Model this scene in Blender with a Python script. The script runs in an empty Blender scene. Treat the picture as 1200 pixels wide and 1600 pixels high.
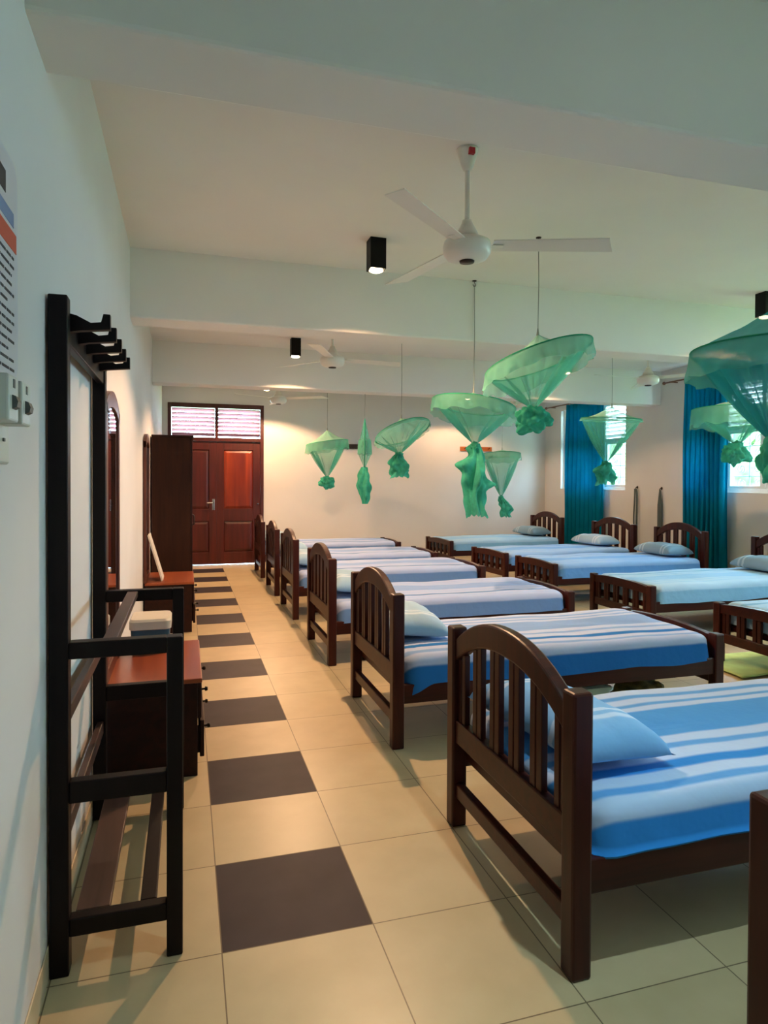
import bpy, bmesh, math, random
from mathutils import Vector, Matrix, noise

# ------------------------------------------------------------------ camera
scene = bpy.context.scene
COL = scene.collection
PI = math.pi

def D2(h):
    h = h.lstrip('#')
    out = []
    for i in (0, 2, 4):
        c = int(h[i:i + 2], 16) / 255
        out.append(c / 12.92 if c <= .04045 else ((c + .055) / 1.055) ** 2.4)
    return (*out, 1)

cam_d = bpy.data.cameras.new('camera')
cam = bpy.data.objects.new('camera', cam_d)
COL.objects.link(cam)
cam_d.sensor_fit = 'AUTO'
cam_d.sensor_width = 36
cam_d.lens = 1032.2 / 1600 * 36
cam_d.shift_y = (767.27 - 800) / 1600
cam_d.clip_start = .02
_R, _U, _F = (Vector(v) for v in ((.957857, -.287209, .00466), (-.000277, .015297, .999883), (.287246, .957746, -.014573)))
_m = Matrix((_R, _U, -_F)).transposed().to_4x4()
_m.translation = (0, 0, 1.3542)
cam.matrix_world = _m
scene.camera = cam

# ------------------------------------------------------------------ world, exposure
world = bpy.data.worlds.new('World')
scene.world = world
world.use_nodes = True
bg = world.node_tree.nodes['Background']
bg.inputs[0].default_value = (.53, .80, 1.0, 1)
bg.inputs[1].default_value = 26
vs = scene.view_settings
vs.view_transform = 'Standard'
vs.look = 'None'
vs.gamma = 1
vs.use_curve_mapping = False
vs.exposure = 0.46

WARM = (1.0, .575, .31)
COOL = (.70, .95, .97)
LAMP_W = 160          # warm downlight power
LAMP_C = 70          # cool downlight power

# window openings of the right wall: (y0, y1), z0..z1
WALL_R = 6.42
WINZ = (1.235, 2.62)
WINS = [(8.60, 10.41), (5.52, 7.33), (2.47, 4.28), (-.62, 1.19)]
for i, (y0, y1) in enumerate(WINS):      # sampling portals only: they emit nothing themselves
    L = bpy.data.lights.new('window_portal', 'AREA')
    L.shape = 'RECTANGLE'
    L.size = y1 - y0
    L.size_y = WINZ[1] - WINZ[0]
    L.cycles.is_portal = True
    o = bpy.data.objects.new('window_portal', L)
    COL.objects.link(o)
    o.matrix_world = Matrix.Translation((WALL_R + .21, (y0 + y1) / 2, sum(WINZ) / 2)) @ \
        Matrix(((0, 0, 1, 0), (1, 0, 0, 0), (0, 1, 0, 0), (0, 0, 0, 1)))

# ------------------------------------------------------------------ materials
def new_mat(name):
    m = bpy.data.materials.new(name)
    m.use_nodes = True
    nt = m.node_tree
    return m, nt, nt.nodes['Principled BSDF']

def N(nt, typ, **kw):
    n = nt.nodes.new(typ)
    for k, v in kw.items():
        setattr(n, k, v)
    return n

def math_node(nt, op, a, b=None, c=None):
    n = N(nt, 'ShaderNodeMath', operation=op)
    for i, v in enumerate((a, b, c)):
        if v is None:
            continue
        if isinstance(v, (int, float)):
            n.inputs[i].default_value = v
        else:
            nt.links.new(v, n.inputs[i])
    return n.outputs[0]

def ramp(nt, fac, stops, interp='LINEAR'):
    r = N(nt, 'ShaderNodeValToRGB')
    r.color_ramp.interpolation = interp
    el = r.color_ramp.elements
    while len(el) < len(stops):
        el.new(.5)
    for e, (p, c) in zip(el, stops):
        e.position = p
        e.color = c
    nt.links.new(fac, r.inputs[0])
    return r.outputs[0]

def plain(name, col, rough=.5, metal=0, var=0.0, scale=8, bump=0, spec=.5):
    m, nt, b = new_mat(name)
    c = D2(col) if isinstance(col, str) else (*col, 1)
    b.inputs['Base Color'].default_value = c
    b.inputs['Roughness'].default_value = rough
    b.inputs['Metallic'].default_value = metal
    b.inputs['Specular IOR Level'].default_value = spec
    if var or bump:
        tc = N(nt, 'ShaderNodeTexCoord')
        nz = N(nt, 'ShaderNodeTexNoise')
        nz.inputs['Scale'].default_value = scale
        nz.inputs['Detail'].default_value = 5
        nt.links.new(tc.outputs['Object'], nz.inputs[0])
        if var:
            lo = tuple(x * (1 - var) for x in c[:3]) + (1,)
            hi = tuple(min(1, x * (1 + var)) for x in c[:3]) + (1,)
            nt.links.new(ramp(nt, nz.outputs[0], [(.3, lo), (.7, hi)]), b.inputs['Base Color'])
        if bump:
            bp = N(nt, 'ShaderNodeBump')
            bp.inputs['Strength'].default_value = bump
            bp.inputs['Distance'].default_value = .01
            nt.links.new(nz.outputs[0], bp.inputs['Height'])
            nt.links.new(bp.outputs[0], b.inputs['Normal'])
    return m

def wood(name, c0, c1, rough=.35, axis=2, scale=6, spec=.5):
    m, nt, b = new_mat(name)
    tc = N(nt, 'ShaderNodeTexCoord')
    mp = N(nt, 'ShaderNodeMapping')
    s = [scale * 5] * 3
    s[axis] = scale * .35
    mp.inputs['Scale'].default_value = s
    nt.links.new(tc.outputs['Object'], mp.inputs[0])
    nz = N(nt, 'ShaderNodeTexNoise')
    nz.inputs['Scale'].default_value = 1
    nz.inputs['Detail'].default_value = 6
    nz.inputs['Distortion'].default_value = .6
    nt.links.new(mp.outputs[0], nz.inputs[0])
    nt.links.new(ramp(nt, nz.outputs[0], [(.32, D2(c0)), (.68, D2(c1))]), b.inputs['Base Color'])
    b.inputs['Roughness'].default_value = rough
    b.inputs['Specular IOR Level'].default_value = spec
    return m

M = {}
M['paint'] = plain('wall_paint', '#d9d7d4', .75, var=.02, scale=2.5, bump=.03)
M['ceil'] = plain('ceiling_paint', '#ebe8e3', .8, var=.02, scale=2)
M['white'] = plain('white_enamel', '#e4e2d8', .35)
M['winwhite'] = plain('white_window_paint', '#eef0f0', .4)
M['bed'] = wood('dark_bed_wood', '#2b0e0a', '#3f150d', .36, axis=2, spec=.3)
M['bedh'] = wood('dark_bed_wood_rail', '#2b0e0a', '#40160e', .36, axis=0, spec=.3)
M['rack'] = wood('black_brown_wood', '#0b0506', '#12090a', .45, axis=2, spec=.2)
M['rackrail'] = wood('worn_brown_wood', '#35231d', '#4a332b', .45, axis=1)
M['chest'] = wood('chest_wood', '#1c0907', '#2b100a', .5, axis=1, spec=.25)
M['chesttop'] = wood('chest_top_varnish', '#803c22', '#9a502d', .28, axis=1, scale=3)
M['wardrobe'] = wood('wardrobe_wood', '#28130a', '#351a0e', .6, axis=2, spec=.2)
M['mirrorframe'] = wood('mirror_frame_wood', '#4a2114', '#62301d', .4, axis=2)
M['door'] = wood('red_door_wood', '#3b0d0a', '#4f1510', .42, axis=2, scale=4)
M['doorpanel_reflection'] = wood('door_panel_wood_reflection', '#5c150b', '#93360f', .4, axis=2, scale=1.4)  # brighter orange: a reflection on the panel, put into the wood colour
M['louvre'] = plain('louvre_wood', '#bf8499', .5)
M['frame'] = wood('door_frame_wood', '#3a0f0e', '#4a1714', .4, axis=2)
M['black'] = plain('black_metal', '#050506', .5, spec=.2)
M['chrome'] = plain('chrome', '#c9c9c9', .2, metal=1)
M['darkmetal'] = plain('dark_metal', '#3a3230', .4, metal=.8)
M['knob'] = plain('black_knob', '#1a1210', .35)
M['red'] = plain('red_sticker', '#b3202c', .5)
M['curtain'] = None
M['mirror'] = plain('mirror_glass', '#d8d8d8', .02, metal=1)
M['lid'] = plain('translucent_lid', '#cfc9ba', .4)
M['teal'] = plain('teal_plastic', '#27566a', .4)
M['paper'] = plain('poster_paper', '#c9cad0', .35)
M['ink'] = plain('poster_ink', '#2c2d33', .6)
M['orange'] = plain('poster_orange', '#c8492a', .5)
M['inkblue'] = plain('poster_blue', '#6d86ad', .5)
M['switch'] = plain('switch_plastic', '#c9ccc0', .35)
M['rocker'] = plain('switch_rocker', '#59605c', .4)
M['greenmat'] = plain('green_mat', '#bfe293', .9, var=.25, scale=4, bump=.3)
M['palegreen'] = plain('pale_green_plastic', '#c3d5bb', .45)
M['olive'] = plain('olive_cloth', '#6b5d2c', .9, var=.7, scale=22)
M['strap'] = plain('dark_strap', '#4a5654', .7)
M['bronze'] = plain('rod_metal', '#7d5a4a', .4, metal=.6)
M['litrail'] = wood('lit_peg_rail_wood', '#a5531c', '#c06a24', .5, axis=0)  # warm light falling on this board is painted into its orange tone
M['darkrail'] = wood('dark_peg_rail_wood', '#2b1c12', '#3b2718', .5, axis=0)
M['tilebase'] = plain('skirting_tile', '#cdbf9f', .4)
M['lawn'] = plain('lawn_grass', '#7d9a4c', .95, var=.3, scale=3)
M['leaf'] = plain('shrub_leaves', '#72905a', .9, var=.5, scale=6)
M['bark'] = plain('bark', '#5b4a38', .9)
M['cord'] = plain('net_cord', '#8f9088', .8)
M['boardwhite'] = plain('white_board', '#d8d2c4', .5)
M['twine'] = plain('grille_iron', '#8fa39c', .5)

def floor_mat():
    m, nt, b = new_mat('floor_tiles')
    tc = N(nt, 'ShaderNodeTexCoord')
    sp = N(nt, 'ShaderNodeSeparateXYZ')
    nt.links.new(tc.outputs['Object'], sp.inputs[0])
    S = .45
    gx = math_node(nt, 'DIVIDE', math_node(nt, 'SUBTRACT', sp.outputs[0], .0994), S)
    gy = math_node(nt, 'DIVIDE', math_node(nt, 'SUBTRACT', sp.outputs[1], 1.9259), S)
    ix = math_node(nt, 'FLOOR', gx)
    iy = math_node(nt, 'FLOOR', gy)
    fx = math_node(nt, 'FRACT', gx)
    fy = math_node(nt, 'FRACT', gy)
    isx = math_node(nt, 'COMPARE', ix, 0, .2)
    par = math_node(nt, 'COMPARE', math_node(nt, 'FLOORED_MODULO', iy, 2), 0, .2)
    dark = math_node(nt, 'MULTIPLY', isx, par)
    ex = math_node(nt, 'MINIMUM', fx, math_node(nt, 'SUBTRACT', 1, fx))
    ey = math_node(nt, 'MINIMUM', fy, math_node(nt, 'SUBTRACT', 1, fy))
    gr = math_node(nt, 'LESS_THAN', math_node(nt, 'MINIMUM', ex, ey), .0042)
    nz = N(nt, 'ShaderNodeTexNoise')
    nz.inputs['Scale'].default_value = 6
    nz.inputs['Detail'].default_value = 6
    nt.links.new(tc.outputs['Object'], nz.inputs[0])
    wn = N(nt, 'ShaderNodeTexWhiteNoise', noise_dimensions='2D')
    cb = N(nt, 'ShaderNodeCombineXYZ')
    nt.links.new(ix, cb.inputs[0])
    nt.links.new(iy, cb.inputs[1])
    nt.links.new(cb.outputs[0], wn.inputs[0])
    mixf = math_node(nt, 'ADD', math_node(nt, 'MULTIPLY', nz.outputs[0], .75), math_node(nt, 'MULTIPLY', wn.outputs[0], .25))
    light = ramp(nt, mixf, [(.3, D2('#b6a581')), (.7, D2('#c4b38f'))])
    drk = ramp(nt, nz.outputs[0], [(.3, D2('#2a252b')), (.7, D2('#352e34'))])
    mx = N(nt, 'ShaderNodeMix', data_type='RGBA')
    nt.links.new(dark, mx.inputs[0])
    nt.links.new(light, mx.inputs[6])
    nt.links.new(drk, mx.inputs[7])
    mg = N(nt, 'ShaderNodeMix', data_type='RGBA')
    nt.links.new(gr, mg.inputs[0])
    nt.links.new(mx.outputs[2], mg.inputs[6])
    mg.inputs[7].default_value = D2('#6f604a')
    nt.links.new(mg.outputs[2], b.inputs['Base Color'])
    nt.links.new(math_node(nt, 'MULTIPLY_ADD', dark, .16, .36), b.inputs['Roughness'])
    nt.links.new(math_node(nt, 'MULTIPLY_ADD', dark, -.22, .42), b.inputs['Specular IOR Level'])
    return m
M['floor'] = floor_mat()

def sheet_mat(name, stops, rough=.85, unroll=True):
    """cotton cloth with stripes along the bed; stops are (y across the bed in metres, colour)"""
    m, nt, b = new_mat(name)
    tc = N(nt, 'ShaderNodeTexCoord')
    sp = N(nt, 'ShaderNodeSeparateXYZ')
    nt.links.new(tc.outputs['Object'], sp.inputs[0])
    nz = N(nt, 'ShaderNodeTexNoise')
    nz.inputs['Scale'].default_value = 2.2
    nt.links.new(tc.outputs['Object'], nz.inputs[0])
    wob = math_node(nt, 'MULTIPLY', math_node(nt, 'SUBTRACT', nz.outputs[0], .5), .02)
    drop = math_node(nt, 'MAXIMUM', math_node(nt, 'SUBTRACT', .455, sp.outputs[2]), 0)
    if not unroll:
        drop = math_node(nt, 'MULTIPLY', drop, 0)
    un = math_node(nt, 'MULTIPLY', math_node(nt, 'SIGN', sp.outputs[1]), math_node(nt, 'ADD', math_node(nt, 'ABSOLUTE', sp.outputs[1]), drop))
    fac = math_node(nt, 'ADD', math_node(nt, 'DIVIDE', math_node(nt, 'ADD', un, wob), 1.24), .5)
    st = []
    for i, (y, c) in enumerate(stops):
        st.append((y / 1.24 + .5, D2(c)))
    nt.links.new(ramp(nt, fac, st), b.inputs['Base Color'])
    b.inputs['Roughness'].default_value = rough
    b.inputs['Specular IOR Level'].default_value = .15
    wv = N(nt, 'ShaderNodeTexNoise')
    wv.inputs['Scale'].default_value = 9
    wv.inputs['Detail'].default_value = 3
    nt.links.new(tc.outputs['Object'], wv.inputs[0])
    bp = N(nt, 'ShaderNodeBump')
    bp.inputs['Strength'].default_value = .35
    bp.inputs['Distance'].default_value = .02
    nt.links.new(wv.outputs[0], bp.inputs['Height'])
    nt.links.new(bp.outputs[0], b.inputs['Normal'])
    return m

def stripes(side, pale, mid, thin):
    e = .006
    seq = [(-.62, side), (-.475, side), (-.475, pale), (-.385, pale), (-.385, thin), (-.345, thin), (-.345, pale), (-.285, pale),
           (-.285, side), (-.235, side), (-.235, pale), (-.165, pale), (-.165, thin), (-.13, thin), (-.13, pale), (-.07, pale), (-.07, mid), (.17, mid), (.17, pale), (.215, pale), (.215, thin),
           (.245, thin), (.245, pale), (.295, pale), (.295, thin), (.33, thin), (.33, pale), (.48, pale), (.48, side), (.62, side)]
    out = []
    for i, (y, c) in enumerate(seq):
        out.append((y + (e if i and seq[i - 1][0] == y else -e if i + 1 < len(seq) and seq[i + 1][0] == y else 0), c))
    return out

M['sheet_blue'] = sheet_mat('blue_striped_cotton', stripes('#2f86d6', '#b4cdf0', '#4d97dc', '#5f9fe0'))
M['sheet_mix'] = sheet_mat('blue_grey_striped_cotton', stripes('#2672bd', '#b9caec', '#86a9dc', '#84a9de'))
M['sheet_pale'] = sheet_mat('pale_lilac_striped_cotton', stripes('#6a90c8', '#b2c5ee', '#90b0e6', '#a4bdec'))
M['sheet_sky'] = sheet_mat('sky_blue_striped_cotton', stripes('#6aa2e4', '#9dc5f5', '#76aef0', '#8abaf3'))
M['sheet_aqua'] = sheet_mat('pale_aqua_cotton', stripes('#83b8de', '#abd3f2', '#95c8f0', '#9fcdf0'))

def pillow_mat(name, base, pale):
    e = .004
    seq = []
    y = -.5
    for (a, w) in ((-.22, .02), (-.17, .02), (.15, .02), (.2, .02)):
        seq += [(a - e, base), (a, pale), (a + w, pale), (a + w + e, base)]
    return sheet_mat(name, [(-.5, base)] + seq + [(.5, base)], unroll=False)
M['pil_blue'] = pillow_mat('blue_pillow_cotton', '#7fb2e2', '#b9d3f2')
M['pil_pale'] = pillow_mat('pale_blue_pillow_cotton', '#9fc0da', '#c6d9ea')
M['pil_grey'] = pillow_mat('grey_blue_pillow_cotton', '#7f9fb4', '#a7c0cd')

def cloth_mat(name, col, trans, tl=.5, var=.12, scale=5):
    """thin see-through cloth: part open mesh, part diffuse and translucent thread"""
    m = bpy.data.materials.new(name)
    m.use_nodes = True
    nt = m.node_tree
    nt.nodes.clear()
    out = N(nt, 'ShaderNodeOutputMaterial')
    c = D2(col)
    tc = N(nt, 'ShaderNodeTexCoord')
    nz = N(nt, 'ShaderNodeTexNoise')
    nz.inputs['Scale'].default_value = scale
    nz.inputs['Detail'].default_value = 3
    nt.links.new(tc.outputs['Object'], nz.inputs[0])
    lo = tuple(x * (1 - var) for x in c[:3]) + (1,)
    hi = tuple(min(1, x * (1 + var)) for x in c[:3]) + (1,)
    cc = ramp(nt, nz.outputs[0], [(.3, lo), (.7, hi)])
    df = N(nt, 'ShaderNodeBsdfDiffuse')
    ts = N(nt, 'ShaderNodeBsdfTranslucent')
    nt.links.new(cc, df.inputs[0])
    nt.links.new(cc, ts.inputs[0])
    m1 = N(nt, 'ShaderNodeMixShader')
    m1.inputs[0].default_value = tl
    nt.links.new(df.outputs[0], m1.inputs[1])
    nt.links.new(ts.outputs[0], m1.inputs[2])
    if trans > 0:
        tp = N(nt, 'ShaderNodeBsdfTransparent')
        m2 = N(nt, 'ShaderNodeMixShader')
        m2.inputs[0].default_value = 1 - trans
        nt.links.new(tp.outputs[0], m2.inputs[1])
        nt.links.new(m1.outputs[0], m2.inputs[2])
        nt.links.new(m2.outputs[0], out.inputs[0])
    else:
        nt.links.new(m1.outputs[0], out.inputs[0])
    return m
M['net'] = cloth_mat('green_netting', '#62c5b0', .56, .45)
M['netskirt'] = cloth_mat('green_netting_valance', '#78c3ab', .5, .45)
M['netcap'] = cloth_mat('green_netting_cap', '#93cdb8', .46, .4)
M['netknot'] = cloth_mat('gathered_netting', '#52bea3', .07, .45, var=.3, scale=12)
M['netteal'] = cloth_mat('teal_netting', '#45bcb8', .30, .4)
M['netteals'] = cloth_mat('teal_netting_valance', '#5fbdb0', .40, .4)
M['hem'] = cloth_mat('hoop_hem', '#2f9c78', .0, .3)
M['curtain'] = cloth_mat('blue_curtain_cloth', '#0d8cab', .0, .45, var=.1, scale=5)

def glass_mat():
    m = bpy.data.materials.new('window_glass')
    m.use_nodes = True
    nt = m.node_tree
    nt.nodes.clear()
    out = N(nt, 'ShaderNodeOutputMaterial')
    tp = N(nt, 'ShaderNodeBsdfTransparent')
    tp.inputs[0].default_value = (.97, .99, .98, 1)
    gl = N(nt, 'ShaderNodeBsdfGlossy')
    gl.inputs['Roughness'].default_value = .03
    mx = N(nt, 'ShaderNodeMixShader')
    mx.inputs[0].default_value = .06
    nt.links.new(tp.outputs[0], mx.inputs[1])
    nt.links.new(gl.outputs[0], mx.inputs[2])
    nt.links.new(mx.outputs[0], out.inputs[0])
    return m
M['glass'] = glass_mat()

def emit_mat(name, col, strength):
    m, nt, b = new_mat(name)
    b.inputs['Base Color'].default_value = (.9, .9, .9, 1)
    b.inputs['Emission Color'].default_value = (*col, 1)
    b.inputs['Emission Strength'].default_value = strength
    return m
M['lampwarm'] = emit_mat('warm_lamp_face', (1, .78, .45), 14)
M['lampcool'] = emit_mat('cool_lamp_face', (.95, 1, .95), 10)

# ------------------------------------------------------------------ mesh helpers
class MB:
    """collects shapes into one mesh"""
    def __init__(s):
        s.v = []
        s.f = []
        s.sm = []

    def add(s, vs, fs, smooth=False):
        o = len(s.v)
        s.v += [tuple(v) for v in vs]
        s.f += [tuple(i + o for i in f) for f in fs]
        s.sm += [smooth] * len(fs)
        return s

    def box(s, a, b, bev=0, mat=None):
        a, b = [min(p, q) for p, q in zip(a, b)], [max(p, q) for p, q in zip(a, b)]
        bm = bmesh.new()
        bmesh.ops.create_cube(bm, size=1)
        for v in bm.verts:
            v.co = Vector([(a[i] + b[i]) / 2 + v.co[i] * (b[i] - a[i]) for i in range(3)])
        if bev > 0:
            bmesh.ops.bevel(bm, geom=list(bm.edges), offset=min(bev, .45 * min(b[i] - a[i] for i in range(3))), segments=2, affect='EDGES', profile=.5)
        s.bm(bm, mat)
        return s

    def bm(s, bm, mat=None, smooth=False):
        bm.verts.index_update()
        s.add([(mat @ v.co if mat else v.co) for v in bm.verts], [[v.index for v in f.verts] for f in bm.faces], smooth)
        bm.free()

    def tube(s, pts, r, n=8, cap=True, closed=False):
        pts = [Vector(p) for p in pts]
        k = len(pts)
        rs = r if isinstance(r, (list, tuple)) else [r] * k
        vs, fs = [], []
        up = None
        for i, p in enumerate(pts):
            if closed:
                t = (pts[(i + 1) % k] - pts[i - 1]).normalized()
            else:
                t = (pts[min(i + 1, k - 1)] - pts[max(i - 1, 0)]).normalized()
            if up is None:
                up = Vector((0, 0, 1)) if abs(t.z) < .9 else Vector((1, 0, 0))
            u = (up - t * up.dot(t)).normalized()
            up = u
            w = t.cross(u)
            for j in range(n):
                a = 2 * PI * j / n
                vs.append(p + (u * math.cos(a) + w * math.sin(a)) * rs[i])
        for i in range(k if closed else k - 1):
            i2 = (i + 1) % k
            for j in range(n):
                j2 = (j + 1) % n
                fs.append((i * n + j, i * n + j2, i2 * n + j2, i2 * n + j))
        s.add(vs, fs, True)
        if cap and not closed:
            s.add(vs[:n], [tuple(range(n))[::-1]])
            s.add(vs[-n:], [tuple(range(n))])
        return s

    def lathe(s, prof, c=(0, 0, 0), n=24, smooth=True, cap=False):
        vs, fs = [], []
        for (r, z) in prof:
            for j in range(n):
                a = 2 * PI * j / n
                vs.append((c[0] + r * math.cos(a), c[1] + r * math.sin(a), c[2] + z))
        for i in range(len(prof) - 1):
            for j in range(n):
                j2 = (j + 1) % n
                fs.append((i * n + j, i * n + j2, (i + 1) * n + j2, (i + 1) * n + j))
        s.add(vs, fs, smooth)
        if cap:
            s.add(vs[:n], [tuple(range(n))[::-1]])
            s.add(vs[-n:], [tuple(range(n))])
        return s

    def prism(s, poly, axis, a, b):
        """extrude a 2D polygon along an axis; poly in the other two axes in order"""
        n = len(poly)
        def put(p, d):
            q = list(p)
            q.insert(axis, d)
            return q
        vs = [put(p, a) for p in poly] + [put(p, b) for p in poly]
        fs = [tuple(range(n)), tuple(range(2 * n - 1, n - 1, -1))]
        for i in range(n):
            j = (i + 1) % n
            fs.append((i, i + n, j + n, j))
        s.add(vs, fs)
        return s

    def grid(s, fn, nu, nv, wrap=False, smooth=True):
        vs, fs = [], []
        cu = nu if wrap else nu + 1
        for i in range(nv + 1):
            for j in range(cu):
                vs.append(fn(j / nu, i / nv))
        for i in range(nv):
            for j in range(nu):
                j2 = (j + 1) % cu
                fs.append((i * cu + j, i * cu + j2, (i + 1) * cu + j2, (i + 1) * cu + j))
        s.add(vs, fs, smooth)
        return s

    def build(s, name, mat, parent=None, loc=None, fix=True):
        me = bpy.data.meshes.new(name)
        me.from_pydata(s.v, [], s.f)
        me.update()
        me.polygons.foreach_set('use_smooth', s.sm)
        if fix:
            bm = bmesh.new()
            bm.from_mesh(me)
            bmesh.ops.recalc_face_normals(bm, faces=bm.faces)
            bm.to_mesh(me)
            bm.free()
        me.materials.append(mat)
        o = bpy.data.objects.new(name, me)
        COL.objects.link(o)
        if parent:
            o.parent = parent
        if loc:
            o.location = loc
        return o

def tag(o, label=None, cat=None, group=None, kind=None):
    if label: o['label'] = label
    if cat: o['category'] = cat
    if group: o['group'] = group
    if kind: o['kind'] = kind
    return o

def thing(name, label, cat, loc=(0, 0, 0), rz=0, group=None, kind=None):
    o = bpy.data.objects.new(name, None)
    COL.objects.link(o)
    o.empty_display_size = .1
    o.location = loc
    o.rotation_euler = (0, 0, rz)
    return tag(o, label, cat, group, kind)

def dup(root, loc, rz, label, group=None):
    r = root.copy()
    COL.objects.link(r)
    r.location = loc
    r.rotation_euler = (0, 0, rz)
    r['label'] = label
    if group: r['group'] = group
    for ch in list(root.children):
        c = ch.copy()
        COL.objects.link(c)
        c.parent = r
        for g in list(ch.children):
            d = g.copy()
            COL.objects.link(d)
            d.parent = c
    return r

# ------------------------------------------------------------------ the room
LX, RX = -.36, WALL_R
Y0, Y1 = -1.35, 10.95
CZ = 2.92
BZ = 2.45
DX0, DX1, DZ = -.275, 1.22, 2.585
T = .2

tag(MB().box((LX - T, Y0 - T, -.12), (RX + T, Y1 + T, 0)).build('floor', M['floor']), kind='structure')
tag(MB().box((LX - T, Y0 - T, CZ), (RX + T, Y1 + T, CZ + .15)).build('ceiling', M['ceil']), kind='structure')
tag(MB().box((LX - T, Y0 - T, 0), (LX, Y1 + T, CZ)).build('wall_left', M['paint']), kind='structure')
b = MB()
b.box((LX, Y1, 0), (DX0, Y1 + T, CZ)).box((DX1, Y1, 0), (RX + T, Y1 + T, CZ)).box((DX0, Y1, DZ), (DX1, Y1 + T, CZ))
tag(b.build('wall_back', M['paint']), kind='structure')
tag(MB().box((LX, Y0 - T, 0), (RX + T, Y0, CZ)).build('wall_front', M['paint']), kind='structure')
b = MB()
ys = sorted(WINS)
b.box((RX, Y0, 0), (RX + T, Y1, WINZ[0])).box((RX, Y0, WINZ[1]), (RX + T, Y1, CZ))
prev = Y0
for (a, c) in ys:
    b.box((RX, prev, WINZ[0]), (RX + T, a, WINZ[1]))
    prev = c
b.box((RX, prev, WINZ[0]), (RX + T, Y1, WINZ[1]))
tag(b.build('wall_right', M['paint']), kind='structure')
for i, (a, c) in enumerate(((1.73, 1.99), (4.76, 5.02), (7.83, 8.09))):
    tag(MB().box((LX - .03, a, BZ), (RX + .03, c, CZ + .03), .012).build('trim_%d' % (i + 1), M['ceil']), 'white ceiling beam across the room', kind='structure')
tag(MB().box((LX, Y0, 0), (LX + .005, Y1, .09), .002).build('baseboard_left', M['tilebase']), kind='structure')
tag(MB().box((RX - .012, Y0, 0), (RX, Y1, .09), .003).build('baseboard_right', M['tilebase']), kind='structure')
tag(MB().box((DX1 + .01, Y1 - .012, 0), (RX - .012, Y1, .09), .003).build('baseboard_back', M['tilebase']), kind='structure')

# outside ground
tag(MB().box((-14, -14, -.5), (30, 34, -.35)).build('ground', M['lawn']), kind='structure')

# ------------------------------------------------------------------ far door with louvred transom
door = thing('door_1', 'red wooden double door with louvred transom in the far wall', 'door', (0, Y1, 0), kind='structure')
f = MB()
FW = .055
f.box((DX0, -.025, 0), (DX0 + FW, .1, DZ), .004).box((DX1 - FW, -.025, 0), (DX1, .1, DZ), .004)
f.box((DX0 + FW, -.025, DZ - .07), (DX1 - FW, .1, DZ), .004).box((DX0 + FW, -.025, 1.985), (DX1 - FW, .1, 2.045), .004)
DM = .4725
f.box((DM - .025, -.02, 2.045), (DM + .025, .09, DZ - .07), .003)
f.build('door_frame', M['frame'], door)
for (xa, xb) in ((DX0 + FW + .002, DM - .027), (DM + .027, DX1 - FW - .002)):
    l = MB()
    n = 7
    for k in range(n):
        z = 2.062 + (DZ - .07 - 2.062) * (k + .5) / n
        m = Matrix.Translation(((xa + xb) / 2, .045, z)) @ Matrix.Rotation(math.radians(-33), 4, 'X')
        bm = bmesh.new()
        bmesh.ops.create_cube(bm, size=1)
        for v in bm.verts:
            v.co = Vector((v.co.x * (xb - xa), v.co.y * .075, v.co.z * .010))
        l.bm(bm, m)
    l.build('louvre', M['louvre'], door)
for side in (0, 1):
    xa, xb = ((DX0 + FW + .001, DM - .0002), (DM + .0002, DX1 - FW - .001))[side]
    za, zb = .007, 1.984
    st = .115
    l = MB()
    l.box((xa, .01, za), (xa + st, .05, zb), .003).box((xb - st, .01, za), (xb, .05, zb), .003)
    for (p, q) in ((za, .2), (.70, .90), (1.85, zb)):
        l.box((xa + st, .01, p), (xb - st, .05, q), .003)
    leaf = l.build('door_leaf', M['door'], door)
    for (p, q) in ((.2, .70), (.90, 1.85)):
        pl = MB()
        xa2, xb2 = xa + st, xb - st
        # raised field with sloping border
        d0, d1 = .034, .018
        w = .045
        vs = [(xa2, d0, p), (xb2, d0, p), (xb2, d0, q), (xa2, d0, q), (xa2 + w, d1, p + w), (xb2 - w, d1, p + w), (xb2 - w, d1, q - w), (xa2 + w, d1, q - w),
              (xa2, .045, p), (xb2, .045, p), (xb2, .045, q), (xa2, .045, q)]
        pl.add(vs, [(4, 5, 6, 7), (0, 1, 5, 4), (1, 2, 6, 5), (2, 3, 7, 6), (3, 0, 4, 7), (11, 10, 9, 8), (0, 8, 9, 1), (1, 9, 10, 2), (2, 10, 11, 3), (3, 11, 8, 0)])
        pl.build('door_panel', M['doorpanel_reflection'] if (q > 1 and side == 1) else M['door'], leaf)
    if side == 0:
        h = MB()
        h.box((xb - .068, .002, .88), (xb - .028, .012, 1.06), .004)
        h.tube([(xb - .048, .004, 1.0), (xb - .048, -.045, 1.0), (xb - .06, -.055, 1.0), (xb - .15, -.055, .997)], .009, 8)
        h.build('door_handle', M['chrome'], leaf)
h = MB()
h.tube([(DX1 - .09, .012, .98), (DX1 - .09, -.012, .98)], .012, 8)
h.build('bolt_knob', M['chrome'], door)

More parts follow.
